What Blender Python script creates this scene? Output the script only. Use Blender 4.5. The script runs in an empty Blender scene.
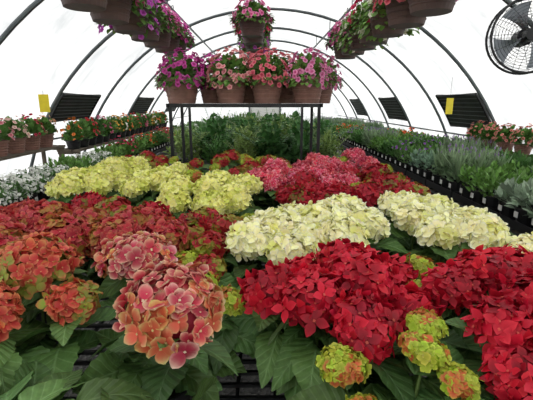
import bpy, math, random
import numpy as np
R=np.random.RandomState(7)
random.seed(7)
sc=bpy.context.scene
try:
    sc.view_settings.view_transform='Standard'
    sc.view_settings.look='None'
except Exception as e: print(e)
def S(r,g,b):
    f=lambda c:(c/255/12.92) if c/255<=0.04045 else ((c/255+0.055)/1.055)**2.4
    return np.array([f(r),f(g),f(b)])
# ---------------------------------------------------------------- materials
def newmat(name):
    m=bpy.data.materials.new(name); m.use_nodes=True
    nt=m.node_tree; nt.nodes.clear()
    return m,nt,nt.nodes,nt.links
def simple(name,col,rough=0.6,metal=0.0,noise=0.0,scale=8,bump=0.0):
    m,nt,N,L=newmat(name)
    o=N.new('ShaderNodeOutputMaterial'); p=N.new('ShaderNodeBsdfPrincipled')
    p.inputs['Roughness'].default_value=rough; p.inputs['Metallic'].default_value=metal
    tc=N.new('ShaderNodeTexCoord'); n=N.new('ShaderNodeTexNoise'); n.inputs['Scale'].default_value=scale
    n.inputs['Detail'].default_value=5
    L.new(tc.outputs['Object'],n.inputs['Vector'])
    r=N.new('ShaderNodeValToRGB')
    c=np.array(col)
    r.color_ramp.elements[0].color=(*(c*(1-noise)),1); r.color_ramp.elements[1].color=(*np.minimum(c*(1+noise),1),1)
    r.color_ramp.elements[0].position=0.3; r.color_ramp.elements[1].position=0.7
    L.new(n.outputs['Fac'],r.inputs['Fac']); L.new(r.outputs['Color'],p.inputs['Base Color'])
    if bump>0:
        b=N.new('ShaderNodeBump'); b.inputs['Strength'].default_value=bump; b.inputs['Distance'].default_value=0.02
        L.new(n.outputs['Fac'],b.inputs['Height']); L.new(b.outputs['Normal'],p.inputs['Normal'])
    L.new(p.outputs['BSDF'],o.inputs['Surface'])
    return m
def mat_petal():
    m,nt,N,L=newmat('petal')
    o=N.new('ShaderNodeOutputMaterial'); p=N.new('ShaderNodeBsdfPrincipled'); t=N.new('ShaderNodeBsdfTranslucent'); mx=N.new('ShaderNodeMixShader')
    a=N.new('ShaderNodeAttribute'); a.attribute_name='Col'
    p.inputs['Roughness'].default_value=0.5; p.inputs['Specular IOR Level'].default_value=0.3
    L.new(a.outputs['Color'],p.inputs['Base Color']); L.new(a.outputs['Color'],t.inputs['Color'])
    mx.inputs[0].default_value=0.2
    L.new(p.outputs[0],mx.inputs[1]); L.new(t.outputs[0],mx.inputs[2]); L.new(mx.outputs[0],o.inputs[0])
    return m
def mat_leaf(name,veins):
    m,nt,N,L=newmat(name)
    o=N.new('ShaderNodeOutputMaterial'); p=N.new('ShaderNodeBsdfPrincipled'); t=N.new('ShaderNodeBsdfTranslucent'); mx=N.new('ShaderNodeMixShader')
    a=N.new('ShaderNodeAttribute'); a.attribute_name='Col'
    p.inputs['Roughness'].default_value=0.52; p.inputs['Specular IOR Level'].default_value=0.35
    col=a.outputs['Color']
    if veins:
        uv=N.new('ShaderNodeUVMap'); uv.uv_map='UV'
        sx=N.new('ShaderNodeSeparateXYZ'); L.new(uv.outputs[0],sx.inputs[0])
        def M(op,x,y=None,z=None):
            n=N.new('ShaderNodeMath'); n.operation=op
            for i,q in enumerate((x,y,z)):
                if q is None: continue
                if isinstance(q,(int,float)): n.inputs[i].default_value=q
                else: L.new(q,n.inputs[i])
            return n.outputs[0]
        au=M('ABSOLUTE',M('SUBTRACT',sx.outputs[0],0.5))
        ph=M('SUBTRACT',sx.outputs[1],M('MULTIPLY',M('POWER',au,0.8),0.62))
        fr=M('ABSOLUTE',M('SUBTRACT',M('FRACT',M('MULTIPLY',ph,6.0)),0.5))
        side=M('MULTIPLY',M('SUBTRACT',1.0,M('MINIMUM',M('MULTIPLY',fr,9.0),1.0)),0.7)
        mid=M('SUBTRACT',1.0,M('MINIMUM',M('MULTIPLY',au,26.0),1.0))
        v=M('MAXIMUM',side,mid)
        mc=N.new('ShaderNodeMix'); mc.data_type='RGBA'; mc.blend_type='MIX'
        hs=N.new('ShaderNodeHueSaturation'); hs.inputs['Value'].default_value=2.0; hs.inputs['Saturation'].default_value=0.8
        tc=N.new('ShaderNodeTexCoord'); nz=N.new('ShaderNodeTexNoise'); nz.inputs['Scale'].default_value=70; nz.inputs['Detail'].default_value=4
        L.new(tc.outputs['Object'],nz.inputs['Vector'])
        h2=N.new('ShaderNodeHueSaturation'); L.new(col,h2.inputs['Color'])
        L.new(M('ADD',M('MULTIPLY',nz.outputs['Fac'],0.9),0.55),h2.inputs['Value']); col=h2.outputs[0]
        L.new(col,hs.inputs['Color'])
        L.new(M('MULTIPLY',v,0.6),mc.inputs['Factor']); L.new(col,mc.inputs['A']); L.new(hs.outputs[0],mc.inputs['B'])
        col=mc.outputs['Result']
        b=N.new('ShaderNodeBump'); b.inputs['Strength'].default_value=0.55; b.inputs['Distance'].default_value=0.004; b.invert=True
        L.new(M('ADD',M('MAXIMUM',M('SUBTRACT',1.0,M('MULTIPLY',fr,2.0)),mid),M('MULTIPLY',nz.outputs['Fac'],.6)),b.inputs['Height']); L.new(b.outputs[0],p.inputs['Normal'])
    L.new(col,p.inputs['Base Color']); L.new(col,t.inputs['Color'])
    mx.inputs[0].default_value=0.15
    L.new(p.outputs[0],mx.inputs[1]); L.new(t.outputs[0],mx.inputs[2]); L.new(mx.outputs[0],o.inputs[0])
    return m
def mat_poly():
    m,nt,N,L=newmat('white_poly_film')
    o=N.new('ShaderNodeOutputMaterial'); d=N.new('ShaderNodeBsdfDiffuse'); t=N.new('ShaderNodeBsdfTranslucent'); mx=N.new('ShaderNodeMixShader')
    tc=N.new('ShaderNodeTexCoord'); n=N.new('ShaderNodeTexNoise'); n.inputs['Scale'].default_value=1.3; n.inputs['Detail'].default_value=8
    n.inputs['Roughness'].default_value=0.62; n.inputs['Distortion'].default_value=0.6
    mp=N.new('ShaderNodeMapping'); mp.inputs['Scale'].default_value=(1,1.6,0.5)
    L.new(tc.outputs['Object'],mp.inputs[0]); L.new(mp.outputs[0],n.inputs['Vector'])
    r=N.new('ShaderNodeValToRGB'); r.color_ramp.elements[0].color=(0.42,0.44,0.455,1); r.color_ramp.elements[1].color=(0.76,0.765,0.76,1)
    r.color_ramp.elements[0].position=0.30; r.color_ramp.elements[1].position=0.70
    L.new(n.outputs['Fac'],r.inputs[0]); L.new(r.outputs[0],t.inputs['Color']); L.new(r.outputs[0],d.inputs['Color'])
    mx.inputs[0].default_value=0.72
    L.new(d.outputs[0],mx.inputs[1]); L.new(t.outputs[0],mx.inputs[2]); L.new(mx.outputs[0],o.inputs[0])
    return m
PET=mat_petal(); LEAFV=mat_leaf('hydrangea_leaf',True); LEAF=mat_leaf('small_leaf',False)
BLACK=simple('black_plastic',(0.012,0.012,0.013),0.45,0,0.3)
BROWN=simple('brown_basket_plastic',S(74,54,48),0.6,0,0.25,12)
TERRA=simple('taupe_pot',S(136,100,88),0.6,0,0.2,12)
METAL=simple('galvanised_steel',S(98,104,106),0.45,0.6,0.2,6)
DARKM=simple('dark_steel',(0.02,0.021,0.022),0.5,0.4,0.2)
WHITE=simple('white_label',S(225,225,220),0.6)
YEL=simple('yellow_sticky_card',S(225,205,30),0.5,0,0.08,20)
ALU=simple('fan_blade_metal',S(120,125,130),0.35,0.7,0.1)
SOIL=simple('potting_soil',S(38,28,20),0.95,0,0.4,60)
WOOD=simple('weathered_wood',S(95,85,72),0.85,0,0.3,10,0.3)
SCREEN=simple('dark_vent_screen',(0.02,0.024,0.02),0.8,0,0.5,5)
POLY=mat_poly()
MATS=[PET,LEAFV,LEAF,BLACK,BROWN,TERRA,METAL,DARKM,WHITE,YEL,ALU,SOIL,WOOD,SCREEN]
iPET,iLV,iLF,iBK,iBR,iTE,iME,iDK,iWH,iYE,iAL,iSO,iWO,iSC=range(14)
# ---------------------------------------------------------------- mesh builder
class MB:
    def __init__(s): s.v=[];s.f=[];s.c=[];s.uv=[];s.m=[];s.n=0
    def add(s,V,F,mi,C=None,UV=None):
        V=np.asarray(V,float).reshape(-1,3);F=np.asarray(F,int).reshape(-1,4)
        if C is None: C=np.ones((len(V),3))*0.5
        C=np.asarray(C,float)
        if C.ndim==1: C=np.tile(C,(len(V),1))
        if UV is None: UV=np.zeros((len(V),2))
        s.v.append(V);s.f.append(F+s.n);s.c.append(C);s.uv.append(UV);s.m.append(np.full(len(F),mi));s.n+=len(V)
    def inst(s,T,mats,locs,base,edge,mi):
        V,F,W,UV=T
        n=len(locs);k=len(V)
        if n==0:return
        VV=np.einsum('nij,vj->nvi',mats,V)+locs[:,None,:]
        FF=(F[None]+(np.arange(n)*k)[:,None,None])
        base=np.broadcast_to(base,(n,3));edge=np.broadcast_to(edge,(n,3))
        CC=base[:,None,:]*(1-W[None,:,None])+edge[:,None,:]*W[None,:,None]
        s.add(VV.reshape(-1,3),FF.reshape(-1,4),mi,CC.reshape(-1,3),np.tile(UV,(n,1)))
    def mesh(s,name):
        V=np.concatenate(s.v);F=np.concatenate(s.f);C=np.clip(np.concatenate(s.c),0,1);UV=np.concatenate(s.uv);M=np.concatenate(s.m)
        me=bpy.data.meshes.new(name)
        me.vertices.add(len(V));me.vertices.foreach_set('co',V.astype(np.float32).ravel())
        me.loops.add(len(F)*4);me.loops.foreach_set('vertex_index',F.astype(np.int32).ravel())
        me.polygons.add(len(F));me.polygons.foreach_set('loop_start',(np.arange(len(F))*4).astype(np.int32))
        used=sorted(set(M.tolist()))
        for u in used: me.materials.append(MATS[u])
        remap={u:i for i,u in enumerate(used)}
        me.polygons.foreach_set('material_index',np.array([remap[x] for x in M.tolist()],dtype=np.int32))
        me.update(calc_edges=True)
        me.polygons.foreach_set('use_smooth',np.isin(M,(iPET,iLV,iLF)))
        ca=me.color_attributes.new('Col','FLOAT_COLOR','POINT')
        ca.data.foreach_set('color',np.concatenate([C,np.ones((len(C),1))],1).astype(np.float32).ravel())
        ul=me.uv_layers.new(name='UV'); ul.data.foreach_set('uv',UV[F.ravel()].astype(np.float32).ravel())
        me.validate()
        return me
    def obj(s,name,loc=(0,0,0)):
        o=bpy.data.objects.new(name,s.mesh(name));o.location=loc
        sc.collection.objects.link(o);return o
def link(me,name,loc,rz=0,scale=1):
    o=bpy.data.objects.new(name,me);o.location=loc;o.rotation_euler=(0,0,rz)
    o.scale=(scale,)*3 if not hasattr(scale,'__len__') else scale
    sc.collection.objects.link(o);return o
def nrm(a): return a/np.maximum(np.linalg.norm(a,axis=-1,keepdims=True),1e-9)
def frame_n(nv,spin):
    z=nrm(nv); h=np.where(np.abs(z[:,2:3])<0.9,np.array([[0,0,1.]]),np.array([[1.,0,0]]))
    x=nrm(np.cross(h,z)); y=np.cross(z,x)
    c=np.cos(spin)[:,None];s_=np.sin(spin)[:,None]
    return np.stack([x*c+y*s_,-x*s_+y*c,z],axis=2)
def frame_d(d,up):
    y=nrm(d); x=nrm(np.cross(y,up)); z=np.cross(x,y)
    return np.stack([x,y,z],axis=2)
def grid_faces(nx,ny):
    F=[]
    for j in range(ny):
        for i in range(nx):
            a=j*(nx+1)+i;F.append((a,a+1,a+nx+2,a+nx+1))
    return np.array(F)
def leafT(nx,ny,width,droop=0.25,fold=0.25,p=0.75,wave=0.0,stalk=0.0,twist=0.0,edge=0.0):
    V=[];W=[];U=[]
    for j in range(ny+1):
        t=j/ny
        w=width*0.5*max(0.02,math.sin(math.pi*min(1,t**p))**0.85)
        for i in range(nx+1):
            s=-1+2*i/nx
            ww=w*(1+edge*(1 if j%2 else -1)*(1 if abs(s)>.99 else 0))
            V.append((s*ww+twist*t*t,stalk+t*(1-stalk),fold*abs(s)*w-droop*t*t+0.05*t+wave*math.sin(t*14+s*2)*abs(s)))
            W.append(abs(s)*0.6+0.4*t);U.append((0.5+0.5*s*w/(width*0.5),t))
    return np.array(V),grid_faces(nx,ny),np.array(W),np.array(U)
def merge(Ts):
    V=[];F=[];W=[];U=[];n=0
    for v,f,w,u in Ts:
        V.append(v);F.append(f+n);W.append(w);U.append(u);n+=len(v)
    return np.concatenate(V),np.concatenate(F),np.concatenate(W),np.concatenate(U)
def petalT(nx,ny,wd,peak,point,cup,ruf=0.0):
    V=[];W=[];U=[]
    for j in range(ny+1):
        t=j/ny
        a=(t/peak) if t<peak else 1-((t-peak)/(1-peak))
        a=max(0,a)
        w=wd*0.5*max(0.06,(math.sin(a*math.pi/2))**point)
        for i in range(nx+1):
            s=-1+2*i/nx
            V.append((s*w,0.03+t*0.97,cup*t*t+0.10*abs(s)*t-0.04*s*s+ruf*math.sin(7*s+9*t)*t))
            W.append(min(1,max(abs(s)*t**0.4,t)**4));U.append((0.5+s/2,t))
    return np.array(V),grid_faces(nx,ny),np.array(W),np.array(U)
def floretT(n,petal,seed,tj=0.2):
    rr=np.random.RandomState(seed);Ts=[]
    for k in range(n):
        a=2*math.pi*k/n+rr.uniform(-.14,.14);v,f,w,u=petal
        v=v*rr.uniform(.84,1.1)
        tl=rr.uniform(-tj,tj*1.2)
        v2=np.stack([v[:,0],v[:,1]*math.cos(tl)-v[:,2]*math.sin(tl),v[:,1]*math.sin(tl)+v[:,2]*math.cos(tl)+(0.03 if k%2 else 0)],1)
        c,s_=math.cos(a),math.sin(a)
        Ts.append((np.stack([v2[:,0]*c-v2[:,1]*s_,v2[:,0]*s_+v2[:,1]*c,v2[:,2]],1),f,w,u))
    return merge(Ts)
ROUND=[floretT(4,petalT(5,6,.94,0.58,0.74,c,0.06),s,.38) for s,c in ((1,.1),(2,.22),(3,-.08),(8,.05),(9,.18),(11,.3))]
POINTY=[floretT(4,petalT(2,4,0.66,0.46,1.0,c),s,.38) for s,c in ((4,.06),(5,.18),(6,-.1),(7,0))]
ROUNDL=[floretT(4,petalT(2,3,1.0,0.6,0.6,0.10),s) for s in (1,2,3)]
def funnelT():
    V=[];W=[];U=[];na=15
    rings=[(0.08,-0.5),(0.35,-0.05),(0.75,0.08),(1.0,0.0)]
    for r,z in rings:
        for k in range(na):
            a=2*math.pi*k/na; m=1 if r<0.5 else (1-0.14*(r**2)*(1-math.cos(5*a))/2*1.5)
            V.append((r*m*math.cos(a),r*m*math.sin(a),z+0.05*math.sin(5*a+1)*r));W.append(r**1.3);U.append((0,0))
    F=[]
    for j in range(3):
        for k in range(na):
            F.append((j*na+k,j*na+(k+1)%na,(j+1)*na+(k+1)%na,(j+1)*na+k))
    return np.array(V),np.array(F),np.array(W),np.array(U)
FUN=funnelT()
HLEAF=[leafT(6,14,0.72,d,f,0.72,w,0,tw,.05) for d,w,tw,f in ((0.18,.014,.06,.25),(0.36,.022,-.07,.15),(0.55,.014,.03,.3),(.1,.028,-.04,.35),(.7,.02,.08,.1))]
SLEAF=leafT(2,3,0.5,0.2,0.2,0.8)
RLEAF=leafT(2,3,0.85,0.15,0.15,0.8)
BLADE=leafT(1,3,0.10,0.25,0.0,0.6)
def sphereT(nu=14,nv=8):
    V=[];F=[]
    for j in range(nv+1):
        th=math.pi*(0.02+0.96*j/nv)
        for i in range(nu): a=2*math.pi*i/nu;V.append((math.sin(th)*math.cos(a),math.sin(th)*math.sin(a),math.cos(th)))
    for j in range(nv):
        for i in range(nu): F.append((j*nu+i,(j+1)*nu+i,(j+1)*nu+(i+1)%nu,j*nu+(i+1)%nu))
    return np.array(V),np.array(F)
SPH=sphereT()
def tube(mb,P,r,mi,n=6,closed=False,C=None):
    P=np.asarray(P,float);m=len(P)
    rr=np.broadcast_to(r,(m,))
    T=np.zeros_like(P)
    if closed: T=np.roll(P,-1,0)-np.roll(P,1,0)
    else:
        T[1:-1]=P[2:]-P[:-2];T[0]=P[1]-P[0];T[-1]=P[-1]-P[-2]
    T=nrm(T)
    mean=nrm(np.mean(np.abs(T),0)[None])[0]
    h=np.zeros(3);h[int(np.argmin(mean))]=1
    x=nrm(np.cross(T,h));y=np.cross(T,x)
    a=np.arange(n)*2*math.pi/n
    V=P[:,None,:]+rr[:,None,None]*(x[:,None,:]*np.cos(a)[None,:,None]+y[:,None,:]*np.sin(a)[None,:,None])
    F=[]
    for j in range(m if closed else m-1):
        j2=(j+1)%m
        for i in range(n): F.append((j*n+i,j*n+(i+1)%n,j2*n+(i+1)%n,j2*n+i))
    mb.add(V.reshape(-1,3),F,mi,C)
def revolve(mb,prof,cx,cy,z0,mi,n=20,C=None):
    V=[];F=[]
    for r,z in prof:
        for i in range(n): a=2*math.pi*i/n;V.append((cx+r*math.cos(a),cy+r*math.sin(a),z0+z))
    for j in range(len(prof)-1):
        for i in range(n): F.append((j*n+i,j*n+(i+1)%n,(j+1)*n+(i+1)%n,(j+1)*n+i))
    mb.add(V,F,mi,C)
def box(mb,c,s,mi,C=None):
    x,y,z=c;a,b,d=s[0]/2,s[1]/2,s[2]/2
    V=[(x-a,y-b,z-d),(x+a,y-b,z-d),(x+a,y+b,z-d),(x-a,y+b,z-d),(x-a,y-b,z+d),(x+a,y-b,z+d),(x+a,y+b,z+d),(x-a,y+b,z+d)]
    mb.add(V,[(0,3,2,1),(4,5,6,7),(0,1,5,4),(1,2,6,5),(2,3,7,6),(3,0,4,7)],mi,C)
def pot(mb,x,y,z,rt,h,mi,rb=None,ribs=False,n=20):
    rb=rb or rt*0.72
    pr=[(0.001,0),(rb,0)]
    if ribs:
        for k in range(1,5):
            t=k/6; r=rb+(rt-rb)*t; pr+=[(r,h*t-0.002),(r+0.004,h*t+0.002),(r+0.004,h*t+0.008),(r,h*t+0.012)]
    pr+=[(rt*0.95,h*0.86),(rt*1.03,h*0.865),(rt*1.05,h),(rt*0.97,h),(rt*0.93,h*0.88)]
    revolve(mb,pr,x,y,z,mi,n)
    revolve(mb,[(rt*0.94,h*0.88),(0.001,h*0.9)],x,y,z,iSO,n)
# ---------------------------------------------------------------- hydrangeas
TYPES={
 # templates, base, edge, alt base, alt edge, alt fraction, floret size
 'A':(ROUND,S(190,48,72),S(242,204,172),S(206,92,66),S(220,200,132),0.34,0.030),
 'AG':(ROUND,S(198,60,54),S(224,150,100),S(150,166,70),S(208,120,80),0.48,0.026),
 'A2':(ROUND,S(176,34,52),S(212,118,98),S(166,126,60),S(190,70,58),0.30,0.027),
 'R':(POINTY,S(196,16,44),S(220,46,66),S(146,8,30),S(196,26,50),0.40,0.034),
 'RD':(POINTY,S(166,16,38),S(196,44,58),S(120,110,40),S(160,40,40),0.16,0.030),
 'B':(ROUNDL,S(166,24,42),S(192,70,60),S(140,150,50),S(170,120,60),0.45,0.023),
 'C':(ROUND,S(244,242,138),S(254,252,194),S(224,230,104),S(246,244,158),0.35,0.026),
 'W':(ROUND,S(255,250,184),S(255,255,236),S(242,242,146),S(254,252,208),0.25,0.029),
 'P':(POINTY,S(220,28,76),S(250,190,194),S(196,18,56),S(238,140,156),0.3,0.029),
 'L':(ROUNDL,S(164,180,50),S(200,206,84),S(200,90,56),S(176,160,60),0.26,0.013),
}
def head(mb,x,y,z,r,ty,tilt):
    tp,b,e,b2,e2,fr,fs=TYPES[ty]
    r=r*R.uniform(.92,1.08)
    n=min(int(6.6*(r/fs)**2)+14,170)
    i=np.arange(n)+0.5
    cz=1-i/n*1.35; ph=i*2.39996+R.uniform(0,6)
    sz=np.sqrt(np.maximum(0,1-cz*cz))
    D=np.stack([sz*np.cos(ph),sz*np.sin(ph),cz],1)
    D=nrm(D+R.normal(0,0.055,D.shape))
    K=nrm(R.normal(0,1,(9,3))*np.array([1,1,.5])+np.array([0,0,.45]))
    dd=D@K.T
    bump=np.max(np.exp(-(1-dd)*7),axis=1)
    lump=0.86+0.18*bump+R.uniform(-.08,.08,n)
    asp=R.uniform(.56,.72)
    ell=np.array([R.uniform(.90,1.14),R.uniform(.90,1.12),asp])
    Pn=D*lump[:,None]*ell*r
    kk=K[np.argmax(dd,axis=1)]
    zt=nrm(np.array([[tilt[0],tilt[1],1.0]]))
    M=frame_n(zt,np.array([R.uniform(0,6)]))[0]
    P=Pn@M.T+np.array([x,y,z]); Nn=nrm((D*np.array([1,1,1.3])+(D-kk)*0.25)@M.T+R.normal(0,0.22,D.shape)+np.array([0,0,0.12]))
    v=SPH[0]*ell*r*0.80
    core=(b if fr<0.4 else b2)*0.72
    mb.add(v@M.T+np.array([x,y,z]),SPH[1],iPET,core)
    tsel=R.randint(0,len(tp),n)
    patch=np.sin(D[:,0]*3+x*40)+np.cos(D[:,1]*3+y*37)+R.normal(0,.7,n)
    alt=patch>np.quantile(patch,1-fr)
    sd=.03 if ty in('W','C') else .10
    hj=1+R.normal(0,sd,(n,3))*np.array([.5,1,1])
    lo=.88 if ty in('W','C') else .78
    B=np.where(alt[:,None],b2,b)*R.uniform(lo,1.12,(n,1))*hj;E=np.where(alt[:,None],e2,e)*R.uniform(0.88,1.08,(n,1))*hj
    s=fs*R.uniform(0.76,1.22,n)
    Fm=frame_n(Nn,R.uniform(0,6.28,n))*s[:,None,None]
    for k in range(len(tp)):
        q=tsel==k
        mb.inst(tp[k],Fm[q],P[q],B[q],E[q],iPET)
    V=np.array([(-1,-1,0),(1,-1,0),(1,1,0),(-1,1,0)])*0.08; T=(V+np.array([0,0,0.08]),np.array([(0,1,2,3)]),np.zeros(4),np.zeros((4,2)))
    cc=E*0.8+np.array([.06,.06,.02])
    mb.inst(T,Fm,P,cc,cc,iPET)
def leaves(mb,P,D,Ln,bright=1.0,mi=iLV,T=None):
    n=len(P)
    up=nrm(np.array([[0,0,1.]])+R.normal(0,0.3,(n,3)))
    M=frame_d(D,up)*Ln[:,None,None]
    g=S(76,112,58)*R.uniform(0.55,1.4,(n,1))*bright
    g=g+R.uniform(0,0.035,(n,1))*np.array([1,0.9,0.1])
    TT=T or HLEAF
    sel=R.randint(0,len(TT),n)
    for k in range(len(TT)):
        q=sel==k
        mb.inst(TT[k],M[q],P[q],g[q],g[q]*0.85,mi)
BZ=0.72
def hydrangea(cx,cy,heads,name='potted_hydrangea',leafL=0.135,extra=14,bright=1.0):
    mb=MB()
    pot(mb,cx,cy,BZ,0.085,0.15,iBK)
    for h in heads:
        x,y,z,r,ty=h
        tilt=((x-cx)*1.2+R.uniform(-.15,.15),(y-cy)*1.2-0.22+R.uniform(-.15,.08))
        base=np.array([cx+R.uniform(-.04,.04),cy+R.uniform(-.04,.04),BZ+0.12]);top=np.array([x,y,z-r*0.3])
        ts=np.linspace(0,1,7)[:,None]
        bend=np.array([x-cx,y-cy,0])*0.25
        P=base*(1-ts)+top*ts+bend*np.sin(ts*math.pi)
        tube(mb,P,np.linspace(0.005,0.0035,7),iLF,5,C=S(96,120,58))
        head(mb,x,y,z,r,ty,tilt)
        LP=[];LD=[];LL=[]
        a0=R.uniform(0,3.14)
        small_h=r<.06
        for k in range(4):
            f=(0.80 if small_h else 0.93)-0.17*k
            if f<.2: continue
            p=base*(1-f)+top*f+bend*math.sin(f*math.pi)
            for s in (0,math.pi):
                a=a0+k*math.pi/2+s+R.uniform(-.3,.3)
                LP.append(p+np.array([math.cos(a),math.sin(a),0])*0.015)
                LD.append((math.cos(a),math.sin(a),R.uniform(-.2,.1) if small_h else R.uniform(-.15,.4)))
                LL.append(leafL*R.uniform(0.8,1.15)*(0.85 if k==0 else 1.0))
        leaves(mb,np.array(LP),np.array(LD),np.array(LL),bright)
    if extra:
        a=R.uniform(0,6.28,extra);rad=R.uniform(0.02,0.13,extra)
        zz=np.array([BZ+R.uniform(0.14,0.32) for _ in range(extra)])
        P=np.stack([cx+rad*np.cos(a),cy+rad*np.sin(a),zz],1)
        D=np.stack([np.cos(a),np.sin(a),R.uniform(-.1,.5,extra)],1)
        leaves(mb,P,D,leafL*R.uniform(.75,1.1,extra),bright)
        for q in range(0,extra,3):
            tube(mb,[(cx,cy,BZ+.12),(cx+(P[q,0]-cx)*.6,cy+(P[q,1]-cy)*.6,P[q,2]-.04),P[q]],.004,iLF,5,C=S(96,120,58))
    mb.v=[v-np.array([cx,cy,BZ]) for v in mb.v]
    return mb.obj(name,(cx,cy,BZ))
def ring(cx,cy,ty,n=5,rad=0.15,r=0.085,z=1.12,mix=None):
    H=[(cx+R.uniform(-.02,.02),cy+R.uniform(-.02,.02),z+0.03,r,ty)]
    a0=R.uniform(0,6)
    for k in range(n):
        a=a0+k*2*math.pi/n+R.uniform(-.2,.2);q=rad*R.uniform(.85,1.15)
        t=ty
        if mix and R.rand()<mix[1]: t=mix[0]
        H.append((cx+q*math.cos(a),cy+q*math.sin(a),z-R.uniform(0,0.05),r*R.uniform(.8,1.05),t))
    return H
# foreground
hydrangea(-.27,.95,[(-.19,.80,1.165,.098,'A'),(-.38,1.14,1.14,.105,'A'),(-.09,1.03,1.06,.045,'L'),(-.19,1.15,1.06,.05,'L'),(-.24,1.02,1.02,.04,'L')],leafL=.15,extra=24)
hydrangea(-.66,.92,[(-.66,1.09,1.14,.115,'AG'),(-.68,.89,1.10,.085,'AG'),(-.50,.97,1.09,.06,'AG'),(-.84,1.05,1.11,.09,'A2'),(-.82,.85,1.05,.07,'AG')],leafL=.15,extra=24)
hydrangea(-.46,.62,[(-.33,.70,.98,.028,'L')],leafL=.15,extra=40)
hydrangea(-.20,.58,[],leafL=.14,extra=20)
hydrangea(-.87,1.42,[(-.90,1.28,1.12,.10,'A2'),(-.70,1.35,1.13,.10,'A2'),(-1.03,1.42,1.12,.10,'A2'),(-.85,1.50,1.14,.10,'A2'),(-.99,1.62,1.13,.10,'A2'),(-.72,1.58,1.12,.09,'A2')])
hydrangea(-.47,1.42,[(-.54,1.38,1.12,.10,'A2'),(-.36,1.42,1.11,.085,'A2'),(-.50,1.55,1.13,.09,'A2'),(-.33,1.30,1.06,.05,'B')])
hydrangea(-.14,1.32,[(-.20,1.42,1.08,.075,'B'),(-.18,1.24,1.06,.06,'B'),(-.08,1.48,1.06,.055,'B'),(-.28,1.52,1.08,.075,'B'),(-.26,1.30,1.06,.05,'L')],bright=1.2)
hydrangea(-.62,1.86,[(-.72,1.85,1.10,.08,'B'),(-.52,1.80,1.09,.08,'RD'),(-.62,1.70,1.10,.07,'B'),(-.88,1.95,1.10,.08,'RD')],bright=1.2)
hydrangea(-.20,1.74,[(-.16,1.70,1.07,.07,'B'),(-.32,1.68,1.08,.07,'RD'),(-.05,1.80,1.06,.055,'L'),(-.28,1.85,1.06,.06,'B')],bright=1.2)
# cream left
hydrangea(-1.07,2.38,[(-1.13,2.28,1.13,.10,'C'),(-.99,2.36,1.13,.10,'C'),(-1.18,2.46,1.14,.10,'C'),(-1.03,2.52,1.15,.10,'C'),(-.90,2.52,1.12,.09,'C')])
hydrangea(-.62,2.32,[(-.74,2.30,1.12,.09,'C'),(-.60,2.42,1.14,.10,'C'),(-.50,2.30,1.12,.09,'C'),(-.46,2.02,1.10,.085,'C'),(-.72,2.48,1.13,.09,'C')])
hydrangea(-.24,2.18,[(-.30,2.30,1.12,.10,'C'),(-.16,2.08,1.10,.095,'C'),(-.27,2.02,1.09,.08,'C'),(-.10,2.36,1.12,.09,'C'),(-.28,2.45,1.13,.08,'C')])
hydrangea(-1.02,2.92,[(-1.10,2.95,1.14,.10,'C'),(-.94,3.00,1.14,.09,'C'),(-1.05,2.82,1.14,.09,'C'),(-.88,2.85,1.12,.08,'C')])
hydrangea(-.60,2.80,ring(-.60,2.80,'C',4,.13,.08,1.10,('L',.3)))
# white right
hydrangea(.05,1.38,[(-.03,1.36,1.12,.09,'W'),(.10,1.28,1.11,.08,'W'),(.06,1.46,1.14,.09,'W'),(.17,1.40,1.12,.075,'W')])
hydrangea(.33,1.58,[(.12,1.64,1.11,.08,'W'),(.23,1.55,1.14,.085,'W'),(.30,1.42,1.12,.085,'W'),(.36,1.72,1.14,.09,'W'),(.43,1.56,1.12,.09,'W'),(.30,1.62,1.14,.08,'W')],leafL=.15)
hydrangea(.70,1.70,[(.66,1.82,1.13,.09,'W'),(.64,1.60,1.13,.085,'W'),(.80,1.72,1.13,.085,'W')],leafL=.15,extra=20)
hydrangea(.80,1.38,[(.68,1.44,1.12,.08,'W'),(.86,1.54,1.12,.085,'W'),(.82,1.38,1.13,.08,'W'),(.92,1.27,1.10,.08,'W')],leafL=.15,extra=20)
# red right foreground
hydrangea(.17,1.0,[(.02,1.03,1.09,.072,'R'),(.13,.93,1.12,.082,'R'),(.24,.84,1.10,.078,'R'),(.12,1.08,1.11,.07,'R'),(.28,1.00,1.14,.088,'R'),(.26,1.14,1.12,.08,'R')],leafL=.15,extra=22)
hydrangea(.42,1.14,[(.41,1.17,1.08,.065,'R'),(.52,1.22,1.07,.055,'L'),(.47,1.06,1.06,.05,'L'),(.39,.94,1.08,.065,'R')],extra=20)
hydrangea(.62,.93,[(.52,1.00,1.11,.072,'R'),(.64,1.04,1.14,.082,'R'),(.76,1.09,1.12,.08,'R'),(.68,.90,1.12,.088,'R'),(.56,.82,1.10,.07,'R'),(.80,.94,1.11,.08,'R')],leafL=.15,extra=22)
hydrangea(.60,.62,[(.53,.69,1.06,.068,'R'),(.65,.74,1.08,.078,'R'),(.70,.62,1.04,.065,'R')],leafL=.145,extra=26)
hydrangea(.25,.66,[(.17,.74,1.06,.050,'L'),(.20,.67,1.01,.033,'L'),(.35,.76,1.08,.045,'L'),(.38,.83,1.10,.04,'L'),(.40,.70,1.05,.035,'L')],leafL=.13,extra=28)
hydrangea(.88,.75,ring(.88,.75,'R',5,.14,.08,1.08))
hydrangea(-.95,.72,ring(-.95,.72,'A2',4,.14,.09,1.02))
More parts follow.
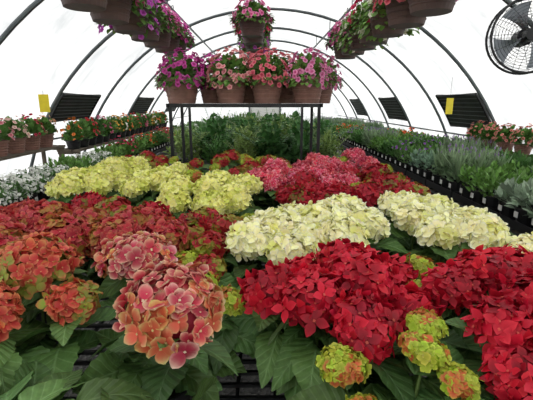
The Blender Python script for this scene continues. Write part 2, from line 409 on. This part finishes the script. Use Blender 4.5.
# mid red
hydrangea(.30,2.10,[(.22,2.03,1.10,.085,'RD'),(.36,1.98,1.11,.085,'RD'),(.30,2.16,1.12,.085,'RD'),(.16,2.18,1.10,.08,'RD'),(.44,2.12,1.11,.08,'RD')])
hydrangea(.70,2.14,[(.58,2.10,1.12,.085,'RD'),(.72,2.04,1.11,.08,'RD'),(.84,2.14,1.11,.08,'B'),(.70,2.24,1.13,.08,'RD'),(.56,2.26,1.11,.06,'L')])
hydrangea(.10,2.60,ring(.10,2.60,'P',5,.15,.09,1.15))
hydrangea(.40,2.54,ring(.40,2.54,'P',5,.14,.085,1.12,('RD',.4)))
hydrangea(.76,2.62,ring(.76,2.62,'RD',5,.16,.08,1.12,('B',.5)))
hydrangea(-.16,2.78,ring(-.16,2.78,'B',4,.15,.06,1.08,('L',.5)),extra=24,bright=1.6)
rows=[(3.10,['B','leaf','leaf','B','P','P']),(3.50,['B','leaf','B','leaf','P','P'])]
for ry,ts in rows:
    for k,t in enumerate(ts):
        rx=-1.02+k*0.365+R.uniform(-.04,.04)
        ryy=3.30 if (ry<3.3 and k==0) else ry
        if t=='leaf': hydrangea(rx,ryy,[(rx,ryy,1.06,.04,'L'),(rx+.1,ryy-.08,1.1,.05,'B'),(rx-.1,ryy-.05,1.12,.04,'L')],leafL=.18,extra=22,bright=1.9)
        else: hydrangea(rx,ryy+R.uniform(-.03,.03),ring(rx,ryy,t,4,.14,.07 if t!='P' else .08,1.10+R.uniform(-.02,.03),('L',.25)),extra=12,bright=1.5)
# ---------------------------------------------------------------- benches
def bench(name,x0,x1,y0,y1,z,step=0.06):
    mb=MB();cx=(x0+x1)/2;cy=(y0+y1)/2
    for x in (x0,x1): box(mb,(x,cy,z-.03),(.04,y1-y0,.06),iDK)
    for y in (y0,y1): box(mb,(cx,y,z-.03),(x1-x0,.04,.058),iDK)
    n=int((y1-y0)/step)
    for k in range(1,n): box(mb,(cx,y0+k*step,z-.008),(x1-x0-.02,.012,.012),iDK)
    m=int((x1-x0)/0.12)
    for k in range(1,m): box(mb,(x0+k*(x1-x0)/m,cy,z-.02),(.012,y1-y0-.02,.012),iDK)
    ny=max(2,int((y1-y0)/2)+1)
    for k in range(ny):
        y=y0+(y1-y0)*k/(ny-1)
        for x in (x0,x1): box(mb,(x,y,(z-.05)/2),(.05,.05,z-.05),iDK)
    mb.obj(name)
bench('plant_bench',-1.28,1.0,.40,3.72,BZ)
bench('plant_bench',-1.1,.95,4.72,12.5,.72,.12)
bench('plant_bench',1.47,2.62,.4,13.0,.86,.12)
bench('plant_bench',-2.38,-1.66,.4,13.0,.80,.12)
def shelf(x0,y0,y1,z,ny,zb):
    mb=MB()
    for x in (x0-.09,x0,x0+.09): box(mb,(x,(y0+y1)/2,z-.01),(.075,y1-y0,.02),iWO)
    for y in np.linspace(y0+.03,y1-.03,ny):
        box(mb,(x0,y,z-.035),(.25,.03,.03),iWO)
        for x in (x0-.10,x0+.10): box(mb,(x,y,(zb+z-.05)/2),(.03,.03,z-.05-zb),iWO)
    mb.obj('raised_plant_shelf')
shelf(-2.22,1.9,4.3,1.17,3,.801)
shelf(-2.22,4.6,9.2,1.08,4,.801)
# ---------------------------------------------------------------- small plant kinds
def mound(mb,x,y,z,rad,hgt,n,ln,col,T,wid=1.0,jit=0.3,mi=iLF,updir=0.6):
    a=R.uniform(0,6.28,n);c=R.uniform(0,1,n);s=np.sqrt(1-c*c);q=R.uniform(.35,1,n)**.6
    D=np.stack([s*np.cos(a),s*np.sin(a),c],1)
    P=D*q[:,None]*np.array([rad,rad,hgt])+np.array([x,y,z])
    DD=nrm(D+R.normal(0,jit,(n,3))+np.array([0,0,updir]))
    up=nrm(np.array([[0,0,1.]])+R.normal(0,.4,(n,3)))
    M=frame_d(DD,up)*(ln*R.uniform(.7,1.2,n))[:,None,None]
    g=col*R.uniform(.6,1.4,(n,1))
    mb.inst(T,M,P-DD*ln*.3,g,g*.9,mi)
def blooms(mb,x,y,z,rad,hgt,n,size,cb,ce,T,lo=0.0):
    c=lo+(1-lo)*R.uniform(0,1,n);s=np.sqrt(1-np.clip(c,-1,1)**2);a=R.uniform(0,6.28,n)
    D=np.stack([s*np.cos(a),s*np.sin(a),c],1)
    P=D*np.array([rad,rad,hgt])*R.uniform(.92,1.1,(n,1))+np.array([x,y,z])
    Nn=nrm(D+R.normal(0,.3,(n,3))+np.array([0,0,.15]))
    M=frame_n(Nn,R.uniform(0,6.28,n))*(size*R.uniform(.75,1.15,n))[:,None,None]
    v=R.uniform(.8,1.15,(n,1))
    mb.inst(T,M,P,np.broadcast_to(cb,(n,3))*v,np.broadcast_to(ce,(n,3))*v,iPET)
def small(mb,x,y,kind,h0=0.0,pr=.065,ph=.11):
    pot(mb,x,y,h0,pr,ph,iBK,n=12)
    z=h0+ph
    if kind=='dusty': mound(mb,x,y,z,.09,.13,70,.08,S(148,168,142),SLEAF)
    elif kind=='bluegreen': mound(mb,x,y,z,.09,.16,90,.05,S(126,156,130),SLEAF)
    elif kind=='herb': mound(mb,x,y,z,.09,.18,95,.05,S(110,152,74),SLEAF)
    elif kind=='dark': mound(mb,x,y,z,.09,.19,95,.055,S(84,126,66),RLEAF)
    elif kind=='lavender':
        n=60;a=R.uniform(0,6.28,n);t=R.uniform(.05,.5,n);D=nrm(np.stack([t*np.cos(a),t*np.sin(a),np.ones(n)],1))
        M=frame_d(D,nrm(R.normal(0,1,(n,3))))*R.uniform(.18,.30,n)[:,None,None]
        P=np.tile(np.array([x,y,z-.02]),(n,1));g=S(138,162,124)*R.uniform(.7,1.3,(n,1))
        mb.inst(BLADE,M,P,g,g,iLF)
        mound(mb,x,y,z,.08,.18,70,.05,S(130,158,118),SLEAF)
        q=P+D*R.uniform(.2,.28,(n,1))
        k=R.rand(n)<.08
        mb.inst(SLEAF,M[k]*.13,q[k],S(136,110,156),S(156,134,178),iPET)
    elif kind=='alyssum':
        mound(mb,x,y,z,.10,.12,60,.05,S(96,136,76),SLEAF)
        blooms(mb,x,y,z,.105,.15,105,.014,S(236,238,228),S(246,248,242),ROUNDL[0])
    elif kind=='orange':
        mound(mb,x,y,z,.09,.17,85,.055,S(94,136,60),SLEAF)
        blooms(mb,x,y,z+.02,.10,.20,10,.024,S(206,70,30),S(232,130,60),ROUNDL[1],.2)
    elif kind=='redf':
        mound(mb,x,y,z,.09,.17,85,.055,S(94,136,60),SLEAF)
        blooms(mb,x,y,z+.02,.10,.20,10,.024,S(190,30,66),S(224,80,120),ROUNDL[1],.2)
    elif kind=='purple':
        mound(mb,x,y,z,.09,.18,85,.05,S(102,142,78),SLEAF)
        blooms(mb,x,y,z+.02,.10,.20,7,.016,S(124,64,156),S(176,126,200),ROUNDL[1],.1)
trays={}
def tray(kind,nx=3,ny=3,sp=.165,var=0):
    key=(kind,nx,ny,var)
    if key in trays: return trays[key]
    mb=MB()
    for i in range(nx):
        for j in range(ny):
            x=(i-(nx-1)/2)*sp;y=(j-(ny-1)/2)*sp
            small(mb,x+R.uniform(-.006,.006),y+R.uniform(-.006,.006),kind,.012)
            for sx in (-1,1):
                if (i==0 and sx<0) or (i==nx-1 and sx>0):
                    box(mb,(x+sx*.062,y,.085),(.004,.035,.035),iWH)
    W=nx*sp/2;H=ny*sp/2
    box(mb,(0,0,.006),(2*W,2*H,.008),iBK)
    for s in (-1,1):
        box(mb,(s*W,0,.03),(.006,2*H,.05),iBK);box(mb,(0,s*H,.03),(2*W,.006,.05),iBK)
    trays[key]=mb.mesh('tray_'+kind);return trays[key]
NM={'dusty':'dusty_miller_tray','bluegreen':'sedum_tray','herb':'herb_tray','dark':'bedding_plant_tray','lavender':'lavender_tray','alyssum':'white_alyssum_tray','orange':'orange_marigold_tray','redf':'red_geranium_tray','purple':'purple_bedding_flower_tray'}
kindsR=['dusty','bluegreen','lavender','dusty','herb','lavender','bluegreen','purple','dark','herb','lavender','dark','purple','herb','orange','herb']
yy=.75;k=0
while yy<12.6:
    for j,x in enumerate((1.76,2.28)):
        kd=kindsR[(k+j*3)%len(kindsR)]
        link(tray(kd),NM[kd],(x,yy,.862),R.choice([0,math.pi]))
    yy+=.52;k+=1
kindsL=['alyssum','dark','alyssum','herb','alyssum','dark','herb','alyssum','herb','redf','herb','orange','dark','redf','orange']
yy=.75;k=0
while yy<12.6:
    kd=kindsL[k%len(kindsL)]
    if yy>1.9:
        if yy<4.3: kd='alyssum' if yy<3.4 else 'herb'
        link(tray(kd,2,3),NM[kd],(-1.87,yy,.802))
    else: link(tray(kd),NM[kd],(-1.93,yy,.802))
    yy+=.52;k+=1
def bigpot(name,x,y,z,cb,ce,pm=iTE,rt=.10,ph=.13,hgt=.16,nb=45,size=.02,fc=None,nl=190):
    mb=MB();pot(mb,0,0,0,rt,ph,pm,ribs=True)
    mound(mb,0,0,ph,rt*1.25,hgt,nl,.05,S(96,138,66) if fc is None else fc,RLEAF)
    if cb is not None: blooms(mb,0,0,ph+.01,rt*1.4,hgt*1.15,nb,size,cb,ce,FUN,.0)
    return mb.obj(name,(x,y,z))
cols=[(S(190,84,100),S(228,160,164)),(S(214,160,150),S(236,206,190)),(S(170,30,60),S(210,70,96)),(S(216,150,120),S(236,190,160)),(S(206,120,140),S(232,180,186))]
for i,y in enumerate(np.arange(2.1,4.2,.25)):
    c=cols[i%5];bigpot('potted_petunia',-2.20,y,1.171,c[0],c[1],rt=.092,nb=36)
oc=[(S(214,90,40),S(236,150,70)),None,(S(190,24,44),S(222,70,70)),None,(S(206,60,110),S(230,130,160)),None,(S(220,140,50),S(240,190,90)),(S(226,226,216),S(240,240,232))]
for i,y in enumerate(np.arange(4.72,9.15,.23)):
    c=oc[i%8]
    if c is None: bigpot('potted_foliage_plant',-2.20,y,1.081,None,None,iBK,.09,.10,.24,fc=S(110,150,80) if i%4==1 else S(84,128,66))
    else: bigpot('potted_petunia',-2.20,y,1.081,c[0],c[1],iBK,.085,.10,.21,34,.022)
for i,y in enumerate((3.5,3.78,4.06,4.34,4.62)):
    bigpot('potted_petunia',2.48,y,1.12,S(196,100,92),S(226,150,134),iTE,.08,.10,.15,44,.018)
mb=MB();box(mb,(2.48,4.05,1.11),(.20,1.5,.018),iWO)
for y in (3.35,4.75):
    for x in (2.40,2.56): box(mb,(x,y,.98),(.03,.03,.242),iWO)
mb.obj('small_plant_shelf')
def bush(col,h,ln,T,arch=14,rad=.2):
    mb=MB();pot(mb,0,0,0,.11,.16,iBK)
    mound(mb,0,0,.16,rad,h,330,ln,col,T,jit=.45,updir=.25)
    for k in range(arch):
        a=R.uniform(0,6.28);sp=R.uniform(.3,.9);L=h*R.uniform(.9,1.25)
        t=np.linspace(0,1,6)
        P=np.stack([np.cos(a)*sp*L*t,np.sin(a)*sp*L*t,.15+L*(t*1.2-.55*sp*t*t)],1)
        tube(mb,P,.003,iLF,4,C=col*.8)
        n=10;tt=np.linspace(.25,1,n)
        Q=np.stack([np.interp(tt,t,P[:,i]) for i in range(3)],1)
        for s in (-1,1):
            D=np.stack([-np.sin(a)*s+np.cos(a)*.5+0*tt,np.cos(a)*s+np.sin(a)*.5+0*tt,.15+0*tt],1)
            M=frame_d(D,np.tile(np.array([[0,0,1.]]),(n,1)))*(ln*1.1*(1.2-tt*.6))[:,None,None]
            g=col*R.uniform(.7,1.4,(n,1));mb.inst(T,M,Q,g,g,iLF)
    return mb.mesh('foliage_plant')
fm=[bush(S(92,140,70),.38,.06,SLEAF),bush(S(142,168,92),.34,.05,SLEAF),bush(S(78,124,66),.42,.07,RLEAF,8),bush(S(122,150,76),.38,.08,SLEAF,10)]
for i,y in enumerate((4.98,5.42,5.9,6.5,7.2,8.2,9.6,10.8)):
    for x in np.arange(-.95,.9,.36):
        link(fm[R.randint(0,4)],'potted_foliage_plant',(x+R.uniform(-.05,.05),y+R.uniform(-.06,.06),.722),R.uniform(0,6),R.uniform(.9,1.2))
# ---------------------------------------------------------------- hanging baskets
def basket(cb,ce,n=95,trail=False,leafc=S(96,134,60),pm=iBR,hang=True,rt=.155,ph=.19,extra=None,mh=.20,fs=.030):
    mb=MB();pot(mb,0,0,0,rt,ph,pm,rb=rt*.70,ribs=True,n=28)
    mound(mb,0,0,ph-.02,rt*1.15,mh*.85,300,.055,leafc,RLEAF,jit=.4,updir=.2)
    m=170;a=R.uniform(0,6.28,m);dz=R.uniform(0,.09 if not trail else .2,m)
    P=np.stack([(rt*1.08+R.uniform(0,.05,m))*np.cos(a),(rt*1.08+R.uniform(0,.05,m))*np.sin(a),ph+.03-dz],1)
    D=nrm(np.stack([np.cos(a),np.sin(a),R.uniform(-1.2,.3,m)],1));M=frame_d(D,np.tile([[0,0,1.]],(m,1))+D*.01)*.05
    g=leafc*R.uniform(.6,1.4,(m,1));mb.inst(RLEAF,M,P,g,g*.9,iLF)
    blooms(mb,0,0,ph,rt*1.3,mh,n,fs,cb,ce,FUN,-.10)
    if extra is not None: blooms(mb,0,0,ph,rt*1.3,mh,n//2,fs,extra[0],extra[1],FUN,-.10)
    q=int(n*(.35 if not trail else .5));a=R.uniform(0,6.28,q)
    P=np.stack([(rt*1.25+.02)*np.cos(a),(rt*1.25+.02)*np.sin(a),ph-R.uniform(-.02,.09 if not trail else .2,q)],1)
    Nn=nrm(np.stack([np.cos(a),np.sin(a),R.uniform(-.2,.4,q)],1))
    mb.inst(FUN,frame_n(Nn,R.uniform(0,6,q))*.028,P,np.broadcast_to(cb,(q,3)),np.broadcast_to(ce,(q,3)),iPET)
    if hang:
        top=np.array([0,0,.47])
        for k in range(4):
            a=k*math.pi/2+.4;tube(mb,[(rt*math.cos(a),rt*math.sin(a),ph-.005),(rt*.4*math.cos(a),rt*.4*math.sin(a),ph+.2),top],.0028,iBK,4)
        th=np.linspace(-1.5,3.4,9)
        tube(mb,[top]+[(0,.022*math.cos(t),.502+.022*math.sin(t)) for t in th],.004,iBK,5)
    return mb.mesh('hanging_basket')
BK=[basket(S(190,30,140),S(230,100,185),75),basket(S(196,16,70),S(226,60,110),75),basket(S(216,70,136),S(242,150,194),75),
    basket(S(220,220,190),S(240,240,225),30,True,S(120,162,76)),basket(S(160,40,150),S(206,100,200),65,True),basket(S(206,60,84),S(234,120,130),65)]
def hb(i,x,y,zb): link(BK[i],'hanging_petunia_basket',(x,y,zb),R.uniform(0,6))
ZL=2.61;ZR=2.59
for k,y in enumerate(np.arange(2.0,4.9,.39)):
    hb([2,0,2,4,0,2,0,0,2][k%9],-.97,y,ZL-.502)
    hb([1,2,5,3,1,3,2,0,1][k%9],.94,y,ZR-.502)
for k,y in enumerate(np.arange(4.6,7.4,.55)):
    hb([2,1,4,0,2,5][k%6],-.10,y,2.80-.502)
# ---------------------------------------------------------------- display rack
mb=MB();rz=1.58;x0,x1,y0,y1=-.88,.56,3.86,4.42
for y in (y0,y1): box(mb,((x0+x1)/2,y,rz),(x1-x0,.03,.035),iDK)
for x in (x0,x1): box(mb,(x,(y0+y1)/2,rz),(.03,y1-y0+.03,.035),iDK)
for x in np.arange(x0+.1,x1,.1): box(mb,(x,(y0+y1)/2,rz+.012),(.012,y1-y0,.01),iDK)
for x in (x0+.02,x1-.02):
    for y in (y0,y1): box(mb,(x,y,rz/2-.009),(.028,.028,rz-.018),iDK)
for x in (x0+.20,x1-.18): box(mb,(x,y0,rz/2-.009),(.022,.022,rz-.018),iDK)
for x in (x0+.02,x1-.02): box(mb,(x,(y0+y1)/2,.5),(.02,y1-y0,.03),iDK)
mb.obj('plant_display_rack')
kw=dict(pm=iTE,hang=False,rt=.165,ph=.235,mh=.27)
RB=[basket(S(176,36,130),S(224,96,180),95,**kw),basket(S(216,110,124),S(240,176,172),85,leafc=S(100,140,64),**kw),basket(S(206,64,96),S(232,130,136),85,**kw),basket(S(214,84,146),S(242,164,202),95,leafc=S(112,150,70),**kw)]
for k,(x,i) in enumerate(((-.76,0),(-.30,1),(.05,2),(.44,3))):
    link(RB[i],'potted_petunia_basket',(x,4.00,rz+.0185),R.uniform(0,6))
for k,(x,i) in enumerate(((-.86,3),(-.50,0),(-.12,2),(.24,1),(.60,3))):
    link(RB[i],'potted_petunia_basket',(x,4.34,rz+.0185),R.uniform(0,6))
# ---------------------------------------------------------------- greenhouse
CX=.1;RAD=2.88;Y0=-2.5;Y1=14.2
mb=MB()
ribs=np.arange(-2.5,14.3,1.4)
for y in ribs:
    a=np.linspace(0,math.pi,49)
    tube(mb,np.stack([CX+(RAD-.03)*np.cos(a),np.full(49,y),(RAD-.03)*np.sin(a)],1),.019,iME,8)
    for x,z in ((-.97,ZL),(.94,ZR),(-.10,2.80)):
        zt=math.sqrt((RAD-.03)**2-(x-CX)**2); tube(mb,[(x,y,z-.018),(x,y,zt)],.006,iME,5)
for ang in (25,155):
    a=math.radians(ang);r=RAD-.06
    tube(mb,[(CX+r*math.cos(a),Y0,r*math.sin(a)),(CX+r*math.cos(a),Y1,r*math.sin(a))],.012,iME,6)
for x,z in ((-.97,ZL),(.94,ZR),(-.10,2.80)):
    tube(mb,[(x,Y0,z-.018),(x,Y1,z-.018)],.014,iME,8)
mb.obj('greenhouse_hoop_frame')
def poly_obj(name,V,F,mat):
    me=bpy.data.meshes.new(name);me.from_pydata([tuple(v) for v in V],[],[tuple(f) for f in F]);me.materials.append(mat);me.update()
    for p in me.polygons:p.use_smooth=True
    o=bpy.data.objects.new(name,me);sc.collection.objects.link(o);return o
def arc(name,a0,a1,n):
    A=np.radians(np.linspace(a0,a1,n+1));V=[];F=[]
    for a in A:
        V.append((CX+RAD*math.cos(a),Y0,RAD*math.sin(a)));V.append((CX+RAD*math.cos(a),Y1,RAD*math.sin(a)))
    for i in range(n):F.append((2*i,2*i+1,2*i+3,2*i+2))
    return poly_obj(name,V,F,POLY)
arc('wall_right',0,38,16);arc('ceiling',38,142,44);arc('wall_left',142,180,16)
for nm,y in (('wall_back',Y1),('wall_front',Y0)):
    A=np.linspace(0,math.pi,49);V=[(CX+RAD*math.cos(a),y,RAD*math.sin(a)) for a in A]
    poly_obj(nm,V,[tuple(range(49))],POLY)
def window(i,side,y0,y1,z0,z1):
    mb=MB();V=[];F=[];n=8
    r=RAD-.012
    a0=math.asin(z0/r);a1=math.asin(z1/r)
    pts=[]
    for k in range(n+1):
        a=a0+(a1-a0)*k/n;x=CX+side*r*math.cos(a);z=r*math.sin(a);V+=[(x,y0,z),(x,y1,z)];pts.append((x,z))
    for k in range(n):F.append((2*k,2*k+1,2*k+3,2*k+2))
    mb.add(V,F,iSC)
    fr=[(x,y0,z) for x,z in pts]+[(x,y1,z) for x,z in pts[::-1]]
    tube(mb,fr,.018,iDK,6,closed=True)
    for k in range(1,n): tube(mb,[(pts[k][0]-side*.008,y0,pts[k][1]),(pts[k][0]-side*.008,y1,pts[k][1])],.004,iME,4)
    mb.obj('window_%d'%i)
i=1
for y in (4.62,7.42,10.22):
    for s in (1,-1): window(i,s,y,y+1.05,1.30 if s>0 else 1.40,1.70);i+=1
mb=MB()
box(mb,(CX,Y1-.03,1.05),(1.0,.04,2.1),iWH)
for x in (-.53,.53): box(mb,(CX+x,Y1-.04,1.08),(.06,.07,2.16),iME)
box(mb,(CX,Y1-.04,2.15),(1.12,.07,.06),iME);box(mb,(CX+.4,Y1-.07,1.0),(.03,.05,.14),iDK)
mb.obj('door_1')
for s,nm in ((1,'right'),(-1,'left')):
    mb=MB();box(mb,(CX+s*(RAD-.07),(Y0+Y1)/2,.12),(.04,Y1-Y0-.1,.24),iWO);mb.obj('baseboard_'+nm)
def gravel():
    m,nt,N,L=newmat('gravel_floor')
    o=N.new('ShaderNodeOutputMaterial');p=N.new('ShaderNodeBsdfPrincipled');p.inputs['Roughness'].default_value=.9
    tc=N.new('ShaderNodeTexCoord');v=N.new('ShaderNodeTexVoronoi');v.inputs['Scale'].default_value=45
    r=N.new('ShaderNodeValToRGB');r.color_ramp.elements[0].color=(.03,.03,.03,1);r.color_ramp.elements[1].color=(.15,.145,.135,1)
    L.new(tc.outputs['Object'],v.inputs['Vector']);L.new(v.outputs['Color'],r.inputs[0]);L.new(r.outputs[0],p.inputs['Base Color'])
    b=N.new('ShaderNodeBump');b.inputs['Distance'].default_value=.01;L.new(v.outputs['Distance'],b.inputs['Height']);L.new(b.outputs[0],p.inputs['Normal'])
    L.new(p.outputs[0],o.inputs[0]);return m
poly_obj('floor',[(-2.9,Y0-.1,0),(3.1,Y0-.1,0),(3.1,Y1+.1,0),(-2.9,Y1+.1,0)],[(0,1,2,3)],gravel())
# ---------------------------------------------------------------- fan
mb=MB();fr=.235
def circ(r,y,n=40): a=np.arange(n)*2*math.pi/n;return np.stack([r*np.cos(a),np.full(n,y),r*np.sin(a)],1)
tube(mb,circ(fr,0),.008,iDK,6,True);tube(mb,circ(fr,.11),.008,iDK,6,True)
for side in (-1,1):
    for k in range(1,10):
        r=fr*(.2+.8*k/10);y=(.055+side*(.055+.03*(1-(r/fr)**2)))
        tube(mb,circ(r,y,36),.0013,iDK,4,True)
    for k in range(14):
        a=k*math.pi/7;rr=np.linspace(.05,fr,6)
        tube(mb,np.stack([rr*math.cos(a),.055+side*(.055+.03*(1-(rr/fr)**2)),rr*math.sin(a)],1),.0015,iDK,4)
for k in range(24):
    a=k*math.pi/12;tube(mb,[(fr*math.cos(a),0,fr*math.sin(a)),(fr*math.cos(a),.11,fr*math.sin(a))],.002,iDK,4)
for k in range(4):
    a0=k*math.pi/2+.5;V=[];nn=6
    for j in range(nn+1):
        r=.045+(fr-.07)*j/nn;w=(.25+.42*(j/nn))*.9 if j else .3
        for i_ in range(4):
            a=a0+w*(i_/3-.5)*1.5;V.append((r*math.cos(a),.055+.035*(i_/3-.5)*(1.2-.5*j/nn),r*math.sin(a)))
    mb.add(V,grid_faces(3,nn),iAL)
def hub(y0,y1,r,mi):
    tube(mb,[(0,y0-.002,0),(0,y0,0),(0,y1,0),(0,y1+.002,0)],[.001,r,r,.001],mi,16)
hub(-.03,.09,.04,iDK);hub(.09,.22,.055,iDK)
o=mb.obj('circulation_fan',(1.73,2.72,2.03));o.rotation_euler=(0,0,math.radians(-14))
mb2=MB();tube(mb2,[(0,.09,.235),(0,.12,.29),(.06,.30,.33)],.011,iDK,6);me=mb2.mesh('mount_bracket')
b=bpy.data.objects.new('mount_bracket',me);sc.collection.objects.link(b);b.parent=o
def card(x,y,z,h):
    mb=MB();box(mb,(0,0,0),(.09,.004,.17),iYE);tube(mb,[(0,0,.08),(0,0,h)],.002,iDK,4);mb.obj('yellow_sticky_trap',(x,y,z)).rotation_euler=(0,0,.3)
card(2.03,4.42,1.57,.30);card(-2.13,4.05,1.60,.12)
# ---------------------------------------------------------------- world + camera
w=bpy.data.worlds.new('overcast_sky');sc.world=w;w.use_nodes=True;nt=w.node_tree
bg=nt.nodes['Background'];bg.inputs[0].default_value=(1,.985,.965,1);bg.inputs[1].default_value=2.65
cam=bpy.data.cameras.new('camera');co=bpy.data.objects.new('camera',cam);sc.collection.objects.link(co)
cam.sensor_width=36;cam.lens=27.0;cam.clip_start=.02
co.location=(0,0,1.6);co.rotation_euler=(math.radians(76.4),0,math.radians(-.65));sc.camera=co
print('polys',sum(len(o.data.polygons) for o in sc.objects if o.type=='MESH'))
